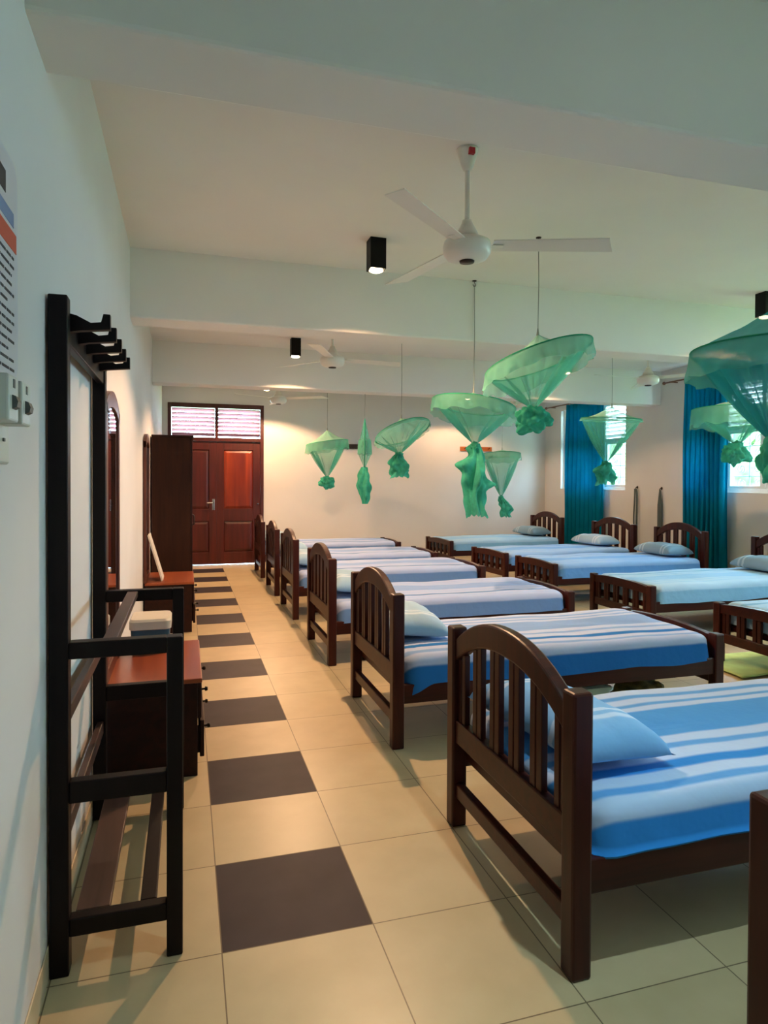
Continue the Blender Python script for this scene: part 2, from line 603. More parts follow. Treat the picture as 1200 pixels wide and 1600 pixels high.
# ------------------------------------------------------------------ windows of the right wall
def window(idx, ya, yb, detail=True):
    za, zb = WINZ
    w = thing('window_%d' % idx, 'white louvred and grilled window in the right wall', 'window', (RX, 0, 0), kind='structure')
    fr = MB()
    x0, x1 = .06, .13
    t = .05
    fr.box((x0, ya, za), (x1, ya + t, zb), .004).box((x0, yb - t, za), (x1, yb, zb), .004)
    fr.box((x0, ya + t, za), (x1, yb - t, za + t), .004).box((x0, ya + t, zb - t), (x1, yb - t, zb), .004)
    zt = 2.0
    fr.box((x0, ya + t, zt), (x1, yb - t, zt + .055), .004)
    n = 3
    cw = (yb - ya - 2 * t)
    for k in range(1, n):
        y = ya + t + cw * k / n
        fr.box((x0, y - .028, za + t), (x1, y + .028, zb - t), .004)
    fr.build('window_frame', M['winwhite'], w)
    sl = MB()
    sl.box((.0, ya, za - .0), (.06, yb, za + .008), .003)
    sl.build('window_sill', M['winwhite'], w)
    for k in range(n):
        a = ya + t + cw * k / n + (.028 if k else 0)
        c = ya + t + cw * (k + 1) / n - (.028 if k < n - 1 else 0)
        lv = MB()
        m_ = 8
        for q in range(m_):
            z = zt + .06 + (zb - t - zt - .06) * (q + .5) / m_
            mt = Matrix.Translation(((x0 + x1) / 2, (a + c) / 2, z)) @ Matrix.Rotation(math.radians(35), 4, 'Y')
            bm = bmesh.new()
            bmesh.ops.create_cube(bm, size=1)
            for v in bm.verts:
                v.co = Vector((v.co.x * .07, v.co.y * (c - a), v.co.z * .008))
            lv.bm(bm, mt)
        lv.build('louvre', M['winwhite'], w)
        ss = MB()
        s_ = .035
        ss.box((x0 + .015, a, za + t), (x1 - .015, a + s_, zt), .003).box((x0 + .015, c - s_, za + t), (x1 - .015, c, zt), .003)
        ss.box((x0 + .015, a + s_, za + t), (x1 - .015, c - s_, za + t + s_), .003).box((x0 + .015, a + s_, zt - s_), (x1 - .015, c - s_, zt), .003)
        sa = ss.build('sash', M['winwhite'], w)
        MB().box((.093, a + s_, za + t + s_), (.097, c - s_, zt - s_)).build('glass_pane', M['glass'], sa)
        g = MB()
        gx = .155
        ym = (a + c) / 2
        for y in (a + .01, ym, c - .01):
            g.tube([(gx, y, za + .01), (gx, y, zt)], .008, 6)
        zs = [za + .02 + (zt - za - .03) * q / 4 for q in range(5)]
        for z in zs:
            g.tube([(gx, a, z), (gx, c, z)], .008, 6)
        for q in range(4):
            zc = (zs[q] + zs[q + 1]) / 2
            for yc in ((a + ym) / 2, (c + ym) / 2):
                for sg in (-1, 1):
                    pts = []
                    for e in range(13):
                        an = e / 12 * 1.6 * PI
                        r = .055 * (1 - .045 * e)
                        pts.append((gx, yc + sg * (.012 + r * math.sin(an) * .9), zc + sg * r * math.cos(an)))
                    g.tube(pts, .006, 5)
        g.build('grille', M['twine'], w)
    return w
for i, (a, c) in enumerate(WINS):
    window(i + 1, a, c)

# curtains and rods
def curtain(ya, yb, zt, zb, x, seed, label):
    rnd = random.Random(seed)
    W = yb - ya
    ph = [rnd.uniform(0, 6) for _ in range(4)]
    nf = 9
    def fn(u, v):
        s = u
        fold = math.sin(2 * PI * nf * s + ph[0] + .8 * math.sin(3 * s + ph[1])) * (.028 + .014 * math.sin(5 * s + ph[2]))
        fold *= .7 + .45 * v
        y = ya + W * s + .01 * math.sin(2 * PI * nf * 2 * s) + (.03 * v * (s - .5))
        xx = x + fold + .01 * math.sin(7 * v + 9 * s)
        z = zt + (zb - zt) * v
        return (xx, y, z)
    b = MB().grid(fn, 170, 30)
    o = b.build('curtain', M['curtain'])
    sol = o.modifiers.new('thickness', 'SOLIDIFY')
    sol.thickness = .003
    tag(o, label, 'curtain', 'blue window curtains')
    return o

def rod(ya, yb, z, x, label):
    t = thing('curtain_rod', label, 'curtain rod', (0, 0, 0), group='curtain rods')
    MB().tube([(x, ya, z), (x, yb, z)], .011, 10).build('rod', M['bronze'], t)
    for y in (ya, yb):
        f = MB()
        bm = bmesh.new()
        bmesh.ops.create_uvsphere(bm, u_segments=12, v_segments=8, radius=.024)
        f.bm(bm, Matrix.Translation((x, y, z)), True)
        f.build('finial', M['bronze'], t)
    for y in (ya + .12, yb - .12):
        k = MB()
        k.tube([(x, y, z), (RX + .001, y, z)], .008, 8)
        k.lathe([(.0, 0), (.022, 0), (.022, .004), (0, .004)], (0, 0, 0), 12)
        k = MB().tube([(x, y, z), (RX, y, z)], .008, 8)
        k.build('bracket', M['bronze'], t)
    for q in range(6):
        y = ya + .16 + q * .015
    return t
CXN = 6.30
rod(8.45, 10.72, 2.70, CXN, 'bronze curtain rod with ball ends above the far window')
rod(5.4, 7.62, 2.72, CXN, 'bronze curtain rod above the nearer window, second from the far wall')
curtain(9.03, 10.06, 2.685, .12, CXN, 3, 'blue curtain at the far window, nearest the far corner')
curtain(6.52, 7.24, 2.705, .12, CXN, 8, 'blue curtain at the nearer window, right of the hanging straps')

# ------------------------------------------------------------------ beds
BL = 2.055      # length; local x from head (0) to foot
BW = .90
def make_bed(label):
    t = thing('bed', label, 'bed', group='wooden dormitory beds')
    h = BW / 2
    P = .062
    pb = lambda z: None
    for s in (-1, 1):
        y0, y1 = (s * h, s * (h - P))
        MB().box((0, y0, 0), (P, y1, .785), .008).build('head_post', M['bed'], t)
        MB().box((BL - P, y0, 0), (BL, y1, .462), .008).build('foot_post', M['bed'], t)
        MB().box((P - .005, s * (h - .012), .225), (BL - P + .005, s * (h - .042), .322), .004).build('side_rail', M['bedh'], t)
    yi = h - P
    # arched top rail
    n = 20
    up, lo = [], []
    for i in range(n + 1):
        u = -1 + 2 * i / n
        zu = .742 + .122 * (1 - abs(u) ** 2.2)
        zl = .655 + .118 * (1 - abs(u) ** 2.3)
        up.append((u * yi, zu))
        lo.append((u * yi, zl))
    b = MB()
    b.prism(up + lo[::-1], 0, .010, .052)
    o = b.build('head_arch', M['bed'], t)
    bv = o.modifiers.new('bevel', 'BEVEL')
    bv.width = .008
    bv.segments = 2
    bv.limit_method = 'ANGLE'
    bv.angle_limit = math.radians(50)
    MB().box((.012, -yi, .335), (.05, yi, .425), .005).build('head_rail', M['bedh'], t)
    MB().box((.015, -yi, .118), (.047, yi, .175), .005).build('stretcher', M['bedh'], t)
    # headboard slats: two thin bars at each end, four paired bars between
    bars = []
    for s in (-1, 1):
        bars += [(s * (yi - .008), s * (yi - .036)), (s * (yi - .043), s * (yi - .071))]
    gap = (2 * (yi - .071) - 4 * .072) / 5
    y = -(yi - .071)
    for k in range(4):
        y += gap
        bars += [(y, y + .033), (y + .039, y + .072)]
        y += .072
    def zarch(y):
        return .66 + .118 * (1 - (abs(y) / yi) ** 2.3)
    for (a, c) in bars:
        a, c = min(a, c), max(a, c)
        za = zarch(max(abs(a), abs(c))) + .004
        MB().box((.020, a, .423), (.042, c, za), .003).build('head_slat', M['bed'], t)
    # footboard
    xa, xb = BL - .052, BL - .012
    b = MB()
    up = []
    lo = []
    for i in range(13):
        u = -1 + 2 * i / 12
        up.append((u * yi, .448 + .022 * (1 - u * u)))
        lo.append((u * yi, .382 + .012 * (1 - u * u)))
    b.prism(up + lo[::-1], 0, xa, xb)
    b.build('foot_rail', M['bedh'], t)
    MB().box((xa + .004, -yi, .165), (xb - .004, yi, .235), .004).build('foot_lower_rail', M['bedh'], t)
    for (a, c) in bars:
        a, c = min(a, c), max(a, c)
        MB().box((xa + .01, a, .233), (xb - .01, c, .39), .003).build('foot_slat', M['bed'], t)
    d = MB()
    d.box((P, -(h - .044), .255), (BL - P, h - .044, .292), .003)
    d.build('bed_board', M['bedh'], t)
    return t

def make_sheet_mesh(seed, drop=0.0, corner=0.0):
    """a mattress wrapped in its sheet: rounded slab, hem hanging over the rails"""
    rnd = random.Random(seed)
    off = Vector((rnd.uniform(0, 50), rnd.uniform(0, 50), rnd.uniform(0, 50)))
    x0, x1 = .072, BL - .07
    hy = .432
    cx, hx = (x0 + x1) / 2, (x1 - x0) / 2
    prof = []           # (inset, z)
    zt = .462
    for k in range(7):
        prof.append((.40 - .05 * k, zt + .006 - .001 * k))
    R = .05
    for k in range(1, 8):
        a = k / 7 * PI / 2
        prof.append((R - R * math.sin(a) if k < 7 else 0, zt - R + R * math.cos(a)))
    prof += [(-.002, .385), (-.006, .35), (-.010, .322), (-.012, .300 - drop)]
    NP = 120
    per = []
    # outline param: rounded rectangle by superellipse-free walk
    cr = .07
    segs = []
    L1, L2 = 2 * (hx - cr), 2 * (hy - cr)
    def outline(n):
        pts = []
        tot = 2 * L1 + 2 * L2 + 2 * PI * cr
        for i in range(n):
            d = tot * i / n
            if d < L1:
                pts.append((-hx + cr + d, -hy, 0, -1)); continue
            d -= L1
            q = PI * cr / 2
            if d < q:
                a = -PI / 2 + d / cr
                pts.append((hx - cr + cr * math.cos(a), -hy + cr + cr * math.sin(a), math.cos(a), math.sin(a))); continue
            d -= q
            if d < L2:
                pts.append((hx, -hy + cr + d, 1, 0)); continue
            d -= L2
            if d < q:
                a = d / cr
                pts.append((hx - cr + cr * math.cos(a), hy - cr + cr * math.sin(a), math.cos(a), math.sin(a))); continue
            d -= q
            if d < L1:
                pts.append((hx - cr - d, hy, 0, 1)); continue
            d -= L1
            if d < q:
                a = PI / 2 + d / cr
                pts.append((-hx + cr + cr * math.cos(a), hy - cr + cr * math.sin(a), math.cos(a), math.sin(a))); continue
            d -= q
            if d < L2:
                pts.append((-hx, hy - cr - d, -1, 0)); continue
            d -= L2
            a = PI + d / cr
            pts.append((-hx + cr + cr * math.cos(a), -hy + cr + cr * math.sin(a), math.cos(a), math.sin(a)))
        return pts
    pts = outline(200)
    n = len(pts)
    vs = []
    for (ins, z) in prof:
        for (px, py, nx, ny) in pts:
            # shrink towards the inner rectangle
            sx = (hx - max(ins, 0)) / hx
            sy = (hy - max(ins, 0)) / hy
            x = cx + px * sx
            y = py * sy
            if ins < 0:
                x += nx * -ins * (1 if abs(ny) > .5 else .2)
                y += ny * -ins
            p = Vector((x, y, z))
            q = noise.noise(p * 2.3 + off) * .012 + noise.noise(p * 7 + off) * .004
            # long creases running along the bed
            q += .004 * noise.noise(Vector((x * 1.2, y * 16, 3)) + off)
            zz = z + q * (1 if z > .36 else .4)
            if z < .37:
                hem = noise.noise(Vector((x * 3, y * 3, 1)) + off)
                zz += .018 * hem * (.37 - z) / .07
                if corner and px < -hx + .14 and py < 0:
                    zz -= corner * (.37 - z) / .07 * max(0, 1 - (px + hx) / .14)
                w = .006 * noise.noise(Vector((x * 9, y * 9, z * 4)) + off) * (.37 - z) / .07
                y += ny * (w + .002)
            vs.append((x, y, zz))
    fs = []
    for k in range(len(prof) - 1):
        for j in range(n):
            j2 = (j + 1) % n
            fs.append((k * n + j, k * n + j2, (k + 1) * n + j2, (k + 1) * n + j))
    b = MB()
    b.add(vs, fs, True)
    # close the middle with a strip
    c0 = [vs[j] for j in range(n)]
    mid = (sum(v[0] for v in c0) / n, 0, zt + .006)
    half = hx - .40
    o0 = len(b.v)
    spine = [(cx - half + 2 * half * i / 20, 0, zt + .008) for i in range(21)]
    b.add([mid], [])
    ci = len(b.v) - 1
    for j in range(n):
        b.f.append((j, (j + 1) % n, ci))
        b.sm.append(True)
    return b

def make_pillow(seed, lx=.37, ly=.66, h=.10):
    rnd = random.Random(seed)
    off = Vector((rnd.uniform(0, 50), rnd.uniform(0, 50), 0))
    b = MB()
    nu, nv = 24, 32
    def surf(sgn):
        def fn(u, v):
            a, c = 2 * u - 1, 2 * v - 1
            t = max(0, (1 - a ** 4) * (1 - c ** 4)) ** .55
            x = lx / 2 * a * (1 - .09 * (1 - c * c) * abs(a))
            y = ly / 2 * c * (1 - .05 * (1 - a * a) * abs(c))
            z = sgn * h * t * (1 if sgn > 0 else .35) + sgn * .002
            if sgn > 0:
                z += (noise.noise(Vector((x * 8, y * 8, 0)) + off) * .012 + noise.noise(Vector((x * 20, y * 20, 4)) + off) * .004) * t
            return (x, y, z + .35 * h)
        return fn
    b.grid(surf(1), nu, nv)
    b.grid(surf(-1), nu, nv)
    o = b.build('pillow', M['pil_blue'])
    bm = bmesh.new()
    bm.from_mesh(o.data)
    bmesh.ops.remove_doubles(bm, verts=bm.verts, dist=.005)
    bmesh.ops.recalc_face_normals(bm, faces=bm.faces)
    bm.to_mesh(o.data)
    bm.free()
    return o

HX = .997
LEFT_Y = [(.52, 'blue'), (1.99, 'blue'), (3.60, 'mix'), (5.165, 'pale'), (6.84, 'pale'), (8.22, 'pale'), (9.72, 'pale')]
LNAME = [
    ('dark wooden bed at the right photo edge, only its headboard post in view', 'blue sheeted mattress on the bed cut by the right edge of the photo', ''),
    ('dark wooden bed with an arched slatted headboard, nearest whole bed of the aisle row', 'bright blue striped mattress on the nearest whole bed', 'pale blue striped pillow behind the nearest whole headboard'),
    ('dark wooden bed, second whole bed from the front in the aisle row', 'pale striped mattress with deep blue side on the second whole bed of the aisle row', 'pale pillow on the second whole bed of the aisle row'),
    ('dark wooden bed, third whole bed from the front in the aisle row', 'creased pale lilac and blue mattress, third whole bed of the aisle row', 'pale pillow on the third whole bed of the aisle row'),
    ('dark wooden bed, fourth whole bed from the front in the aisle row', 'pale lilac mattress, fourth whole bed of the aisle row', 'pale pillow on the fourth whole bed of the aisle row'),
    ('dark wooden bed, second from the far door in the aisle row', 'pale mattress on the second bed from the far door in the aisle row', 'pale pillow on the second bed from the far door in the aisle row'),
    ('dark wooden bed, nearest the red door in the aisle row', 'pale mattress on the bed nearest the red door', 'pale pillow on the bed nearest the red door'),
]
bed0 = make_bed(LNAME[0][0])
pil0 = make_pillow(1)
first_pil = [True]
def place_mattress(loc, rz, seed, mat, label, drop=0, corner=0):
    o = make_sheet_mesh(seed, drop, corner).build('mattress', M[mat])
    o.location = loc
    o.rotation_euler = (0, 0, rz)
    tag(o, label, 'mattress', 'sheeted mattresses on the beds')
    return o

def place_pillow(x, y, z, rz, mat, label, tilt=(0, 0), sc=1.0):
    if first_pil[0]:
        o = pil0
        first_pil[0] = False
    else:
        o = pil0.copy()
        o.data = pil0.data.copy()
        COL.objects.link(o)
    o.data.materials.clear()
    o.data.materials.append(M[mat])
    o.location = (x, y, z)
    o.rotation_euler = (tilt[0], tilt[1], rz)
    o.scale = (sc, sc, sc)
    tag(o, label, 'pillow', 'pillows on the beds')
    return o

for i, (yc, kind) in enumerate(LEFT_Y):
    loc = (HX, yc, 0)
    if i == 0:
        bed0.location = loc
    else:
        dup(bed0, loc, 0, LNAME[i][0])
    place_mattress(loc, 0, 10 + i, 'sheet_' + kind, LNAME[i][1], drop=-.028 if i == 1 else -.008, corner=.07 if i == 2 else .01)
    if i > 0:
        dx = [.0, .248, .245, .245, .245, .245, .245][i]
        dy = [0, .02, .12, .05, .05, .0, .0][i]
        place_pillow(HX + dx, yc + dy, .486, [0, .12, -.06, .05, -.04, .03, 0][i], 'pil_blue' if i == 1 else 'pil_pale', LNAME[i][2], tilt=(0, .09))

RIGHT = [  # foot x, centre y, rotation extra, sheet
    (3.81, 3.60, 0.0, 'aqua'),
    (3.83, 5.22, 0.0, 'aqua'),
    (3.84, 6.80, -.01, 'sky'),
    (3.80, 7.93, .06, 'sky'),
    (3.78, 9.68, .07, 'aqua'),
]
RNAME = [
    ('dark wooden bed at the right photo edge, its foot slats above the green mat', 'pale green white mattress on the window row bed above the green mat', ''),
    ('dark wooden bed, second of the window row, its foot end before the third aisle bed', 'smooth pale aqua mattress of the second bed in the window row', 'grey blue pillow at the right edge of the photo under the nearer window'),
    ('dark wooden bed, third of the window row, headboard against the nearer blue curtain', 'sky blue mattress of the third bed in the window row, below the nearer curtain', 'flat grey blue pillow before the headboard at the nearer blue curtain'),
    ('reddish dark wooden bed, fourth of the window row, headboard between curtain and straps', 'sky blue mattress of the fourth bed in the window row', 'plump pale blue pillow before the headboard left of the hanging straps'),
    ('dark wooden bed, last of the window row in the far right corner', 'pale mattress of the last bed in the far right corner', 'grey blue pillow on the last bed in the far right corner'),
]
for i, (fx, yc, rot, kind) in enumerate(RIGHT):
    rz = PI + rot
    hx_ = fx + BL * math.cos(rot)
    hy_ = yc + BL * math.sin(rot)
    loc = (hx_, hy_, 0)
    dup(bed0, loc, rz, RNAME[i][0])
    place_mattress(loc, rz, 40 + i, 'sheet_' + kind, RNAME[i][1])
    if RNAME[i][2]:
        d = [0, .27, .28, .27, .26][i]
        e = [0, .02, .0, .1, .12][i]
        px = hx_ - d * math.cos(rot)
        py = hy_ - d * math.sin(rot) + e
        place_pillow(px, py, .480, rz, ['', 'pil_grey', 'pil_grey', 'pil_pale', 'pil_grey'][i], RNAME[i][2])

# ------------------------------------------------------------------ clothes rack by the left wall
rk = thing('clothes_rack', 'tall black brown wooden clothes rack with hooks standing by the left wall', 'rack', (0, 0, 0))
for (ya, yb, zt) in ((1.95, 2.0, 1.852), (2.825, 2.875, 1.80)):
    MB().box((-.354, ya, 0), (-.305, yb, zt), .004).build('post', M['rack'], rk)
    MB().box((-.052, ya + .002, 0), (-.008, yb - .002, .912), .004).build('front_leg', M['rack'], rk)
    MB().box((-.306, ya + .004, .866), (-.051, yb - .004, .912), .004).build('arm', M['rack'], rk)
    MB().box((-.306, ya + .006, .47), (-.051, yb - .006, .53), .004).build('cross_bar', M['rack'], rk)
    MB().box((-.306, ya + .006, .103), (-.051, yb - .006, .153), .004).build('foot_bar', M['rack'], rk)
MB().box((-.336, 1.999, 1.735), (-.312, 2.826, 1.80), .003).build('hook_rail', M['rack'], rk)
for k in range(5):
    y = 2.03 + .17 * k
    hk = MB()
    xo, tx = -.313, -.205
    prof = [(xo, 1.766), (xo + .03, 1.772), (tx, 1.780), (tx, 1.822), (tx - .018, 1.822), (tx - .024, 1.799), (tx - .05, 1.795), (xo + .04, 1.804), (xo + .02, 1.814), (xo, 1.818)]
    hk.prism([(p[0], p[1]) for p in prof], 1, y - .0125, y + .0125)
    hk.build('hook', M['rack'], rk)
for (x, z, w) in ((-.326, .69, .045), (-.326, .37, .05)):
    MB().box((x - .012, 1.999, z - w / 2), (x + .012, 2.826, z + w / 2), .003).build('back_rail', M['rackrail'], rk)
MB().box((-.225, 1.999, .885), (-.185, 2.826, .908), .003).build('shelf_bar', M['rackrail'], rk)
for (xa, xb) in ((-.295, -.205), (-.125, -.08)):
    MB().box((xa, 1.999, .132), (xb, 2.826, .150), .003).build('shoe_bar', M['rackrail'] if xa < -.2 else M['rack'], rk)

# ------------------------------------------------------------------ chests with mirrors
def chest(name, label, y0, y1, mlabel):
    t = thing(name, label, 'chest of drawers', (0, 0, 0), group='mirror chests along the left wall')
    xb, xf, H = LX + .012, .072, .45
    b = MB()
    b.box((xb, y0 + .01, .0), (xf - .02, y0 + .03, H - .02), .002).box((xb, y1 - .03, 0), (xf - .02, y1 - .01, H - .02), .002)
    b.box((xb, y0 + .03, .05), (xb + .012, y1 - .03, H - .02)).box((xb + .012, y0 + .03, .05), (xf - .022, y1 - .03, .07))
    b.box((xf - .045, y0 + .03, 0), (xf - .028, y1 - .03, .05))
    b.build('carcass', M['chest'], t)
    MB().box((xb, y0, H - .022), (xf, y1, H), .005).build('chest_top', M['chesttop'], t)
    for (za, zb, ex) in ((.255, .425, .0), (.075, .245, .012)):
        d = MB()
        d.box((xf - .022 + ex, y0 + .035, za), (xf - .002 + ex, y1 - .035, zb), .004)
        d.box((xb + .05, y0 + .05, za + .015), (xf - .022 + ex, y0 + .06, zb - .03)).box((xb + .05, y1 - .06, za + .015), (xf - .022 + ex, y1 - .05, zb - .03))
        dr = d.build('drawer', M['chest'], t)
        for yy in (y0 + .2, y1 - .2):
            k = MB()
            k.tube([(xf - .004 + ex, yy, (za + zb) / 2), (xf + .016 + ex, yy, (za + zb) / 2), (xf + .018 + ex, yy, (za + zb) / 2), (xf + .030 + ex, yy, (za + zb) / 2)], [.005, .005, .012, .009], 10)
            k.build('knob', M['knob'], dr)
    # tall mirror on the back
    ym = (y0 + y1) / 2 - .10
    hw = (y1 - y0) / 2 - .09
    x0, x1 = LX + .004, LX + .03
    z0, z1 = H, 1.70
    fr = MB()
    w = .05
    fr.box((x0, ym - hw, z0), (x1, ym - hw + w, z1), .004).box((x0, ym + hw - w, z0), (x1, ym + hw, z1), .004)
    fr.box((x0, ym - hw + w, z0), (x1, ym + hw - w, z0 + .06), .004)
    n = 14
    up = [(ym - hw + 2 * hw * i / n, z1 + .075 * math.sin(PI * i / n) ** .8) for i in range(n + 1)]
    lo = [(ym - hw + 2 * hw * i / n, z1 - .06 + .06 * math.sin(PI * i / n) ** .8) for i in range(n + 1)]
    fr.prism(up + lo[::-1], 0, x0, x1)
    fo = fr.build('mirror_frame', M['mirrorframe'], t)
    g = MB()
    lo2 = [(ym - hw + w + (2 * hw - 2 * w) * i / n, z1 - .055 + .05 * math.sin(PI * i / n) ** .8) for i in range(n + 1)]
    g.prism([(ym - hw + w, z0 + .06)] + lo2[0:0] + [(ym + hw - w, z0 + .06)] + lo2[::-1], 0, x0 + .008, x0 + .018)
    g.build('mirror', M['mirror'], fo)
    return t
chest('mirror_chest', 'dark low chest with red varnished top and tall mirror, just beyond the clothes rack', 3.12, 3.89, '')
chest('mirror_chest', 'dark low chest with tall mirror and a leaning board, standing before the wardrobe', 6.12, 6.86, '')

# wardrobe
wd = thing('wardrobe', 'tall dark brown plain sided wardrobe beside the red door', 'wardrobe', (0, 0, 0))
wy0, wy1, wx0, wx1, wz = 7.35, 8.25, LX + .013, .068, 1.815
b = MB()
b.box((wx0, wy0, 0), (wx1 - .022, wy0 + .02, wz), .003).box((wx0, wy1 - .02, 0), (wx1 - .022, wy1, wz), .003)
b.box((wx0, wy0 + .02, 0), (wx0 + .012, wy1 - .02, wz - .02)).box((wx0, wy0 + .02, .06), (wx1 - .022, wy1 - .02, .08)).box((wx0, wy0 + .02, wz - .02), (wx1 - .022, wy1 - .02, wz))
b.build('carcass', M['wardrobe'], wd)
for (a, c) in ((wy0, (wy0 + wy1) / 2 - .002), ((wy0 + wy1) / 2 + .002, wy1)):
    d = MB().box((wx1 - .022, a, .06), (wx1, c, wz - .003), .003).build('wardrobe_door', M['chest'], wd)
    yy = c - .05 if a == wy0 else a + .05
    MB().tube([(wx1, yy, .85), (wx1 + .02, yy, .86), (wx1 + .02, yy, .96), (wx1, yy, .97)], .006, 8).build('handle', M['knob'], d)
MB().box((wx0, wy0 - .01, wz), (wx1 + .012, wy1 + .01, wz + .02), .004).build('cornice', M['chest'], wd)

# things on the chests
tb = thing('storage_tub', 'plastic tub with a cloudy lid and blue contents on the red topped chest', 'tub', (-.178, 3.75, .45))
s = MB()
def rr(lx, ly, r, z, n=6):
    out = []
    for (sx, sy, a0) in ((1, 1, 0), (-1, 1, 1), (-1, -1, 2), (1, -1, 3)):
        for k in range(n + 1):
            a = (a0 + k / n) * PI / 2
            out.append((sx * (lx - r) + r * math.cos(a), sy * (ly - r) + r * math.sin(a), z))
    return out
def loft(mb, rings, cap=True):
    n = len(rings[0])
    vs = [v for r in rings for v in r]
    fs = []
    for k in range(len(rings) - 1):
        for j in range(n):
            fs.append((k * n + j, k * n + (j + 1) % n, (k + 1) * n + (j + 1) % n, (k + 1) * n + j))
    if cap:
        fs += [tuple(range(n))[::-1], tuple(range((len(rings) - 1) * n, len(rings) * n))]
    mb.add(vs, fs, False)
loft(s, [rr(.088, .105, .03, 0), rr(.092, .11, .03, .01), rr(.098, .118, .03, .125)])
s.build('tub_body', M['teal'], tb)
s = MB()
loft(s, [rr(.100, .12, .03, .125), rr(.104, .124, .03, .128), rr(.104, .124, .03, .168), rr(.096, .116, .03, .18), rr(.07, .09, .03, .182)])
s.build('tub_lid', M['lid'], tb)
lb = MB()
lb.prism([(-.328, .862), (-.316, .868), (-.196, .458), (-.209, .4505)], 1, 6.22, 6.52)
tag(lb.build('leaning_board', M['boardwhite']), 'thin pale board leaning against the mirror of the chest by the wardrobe', 'board')

# ------------------------------------------------------------------ left wall: poster, switches
ps = thing('wall_poster', 'white notice poster with an orange band on the left wall', 'poster', (LX, 0, 0))
b = MB()
pyz = [(1.08, 1.52), (1.637, 1.535)]
def rpoly(y0, z0, y1, z1, r, n=6):
    out = []
    for (cy, cz, a0) in ((y1 - r, z1 - r, 0), (y0 + r, z1 - r, 1), (y0 + r, z0 + r, 2), (y1 - r, z0 + r, 3)):
        for k in range(n + 1):
            a = (a0 + k / n) * PI / 2
            out.append((cy + r * math.cos(a), cz + r * math.sin(a)))
    return out
b.prism(rpoly(1.05, 1.565, 1.637, 2.035, .05), 0, .0, .004)
b.build('poster_sheet', M['paper'], ps)
MB().box((.004, 1.06, 1.845), (.005, 1.622, 1.885)).build('orange_band', M['orange'], ps)
MB().box((.004, 1.30, 1.895), (.005, 1.60, 1.925)).build('blue_heading', M['inkblue'], ps)
MB().box((.004, 1.40, 1.945), (.005, 1.535, 1.99)).build('black_heading', M['ink'], ps)
b = MB()
rnd = random.Random(4)
for k in range(13):
    z = 1.828 - .02 * k
    y = 1.10
    e = 1.60 - rnd.choice((0, 0, .02, .05))
    while y < e:
        w = rnd.uniform(.02, .06)
        b.box((.004, y, z - .0028), (.005, min(y + w, e), z + .0028))
        y += w + .008
b.build('printed_lines', M['ink'], ps)

sw = thing('breaker_switch', 'pale breaker switch box below the wall poster, the one nearer the camera', 'switch', (LX, 1.335, 1.462), group='breaker switches')
def fill_switch(sw):
    MB().box((0, 0, 0), (.055, .072, .085), .004).build('switch_case', M['switch'], sw)
    k = MB()
    k.prism([(.05, .020), (.063, .026), (.065, .036), (.061, .046), (.05, .05)], 1, .022, .05)
    k.build('rocker', M['rocker'], sw)
    MB().box((.055, .03, .062), (.0565, .042, .078)).build('printed_mark', M['rocker'], sw)
fill_switch(sw)
sw2 = dup(sw, (LX, 1.437, 1.462), 0, 'pale breaker switch box below the wall poster, the one nearer the rack')
so = thing('socket_plate', 'white socket plate on the left wall below the breaker boxes', 'socket', (LX, 1.42, 1.385))
MB().box((0, 0, 0), (.012, .105, .085), .005).build('plate', M['switch'], so)
MB().box((.012, .05, .045), (.016, .06, .052), .001).build('socket_switch', M['rocker'], so)

# ------------------------------------------------------------------ ceiling fans
def fan_blade(a0, tilt=.17):
    b = MB()
    n = 12
    L0, L1 = .122, .70
    def prof(t):        # half widths either side along the blade
        return (.046 + .016 * t, .046 + .012 * t)
    top = []
    vs = []
    for i in range(n + 1):
        t = i / n
        x = L0 + (L1 - L0) * t
        wa, wb = prof(t)
        xa = x - (.05 if i == n else 0)
        for (y, xx) in ((-wa, xa), (wb, x)):
            for dz in (-.0025, .0025):
                vs.append((xx, y, -y * tilt + dz))
    fs = []
    for i in range(n):
        q = i * 4
        fs += [(q, q + 4, q + 6, q + 2), (q + 1, q + 3, q + 7, q + 5), (q, q + 1, q + 5, q + 4), (q + 2, q + 6, q + 7, q + 3)]
    fs += [(0, 2, 3, 1), (n * 4, n * 4 + 1, n * 4 + 3, n * 4 + 2)]
    b.add(vs, fs)
    R = Matrix.Rotation(a0, 4, 'Z')
    b.v = [tuple(R @ Vector(v)) for v in b.v]
    arm = MB()
    arm.box((.085, -.018, -.006), (.17, .018, -.003), .001)
    arm.v = [tuple(R @ Vector(v)) for v in arm.v]
    return b, arm

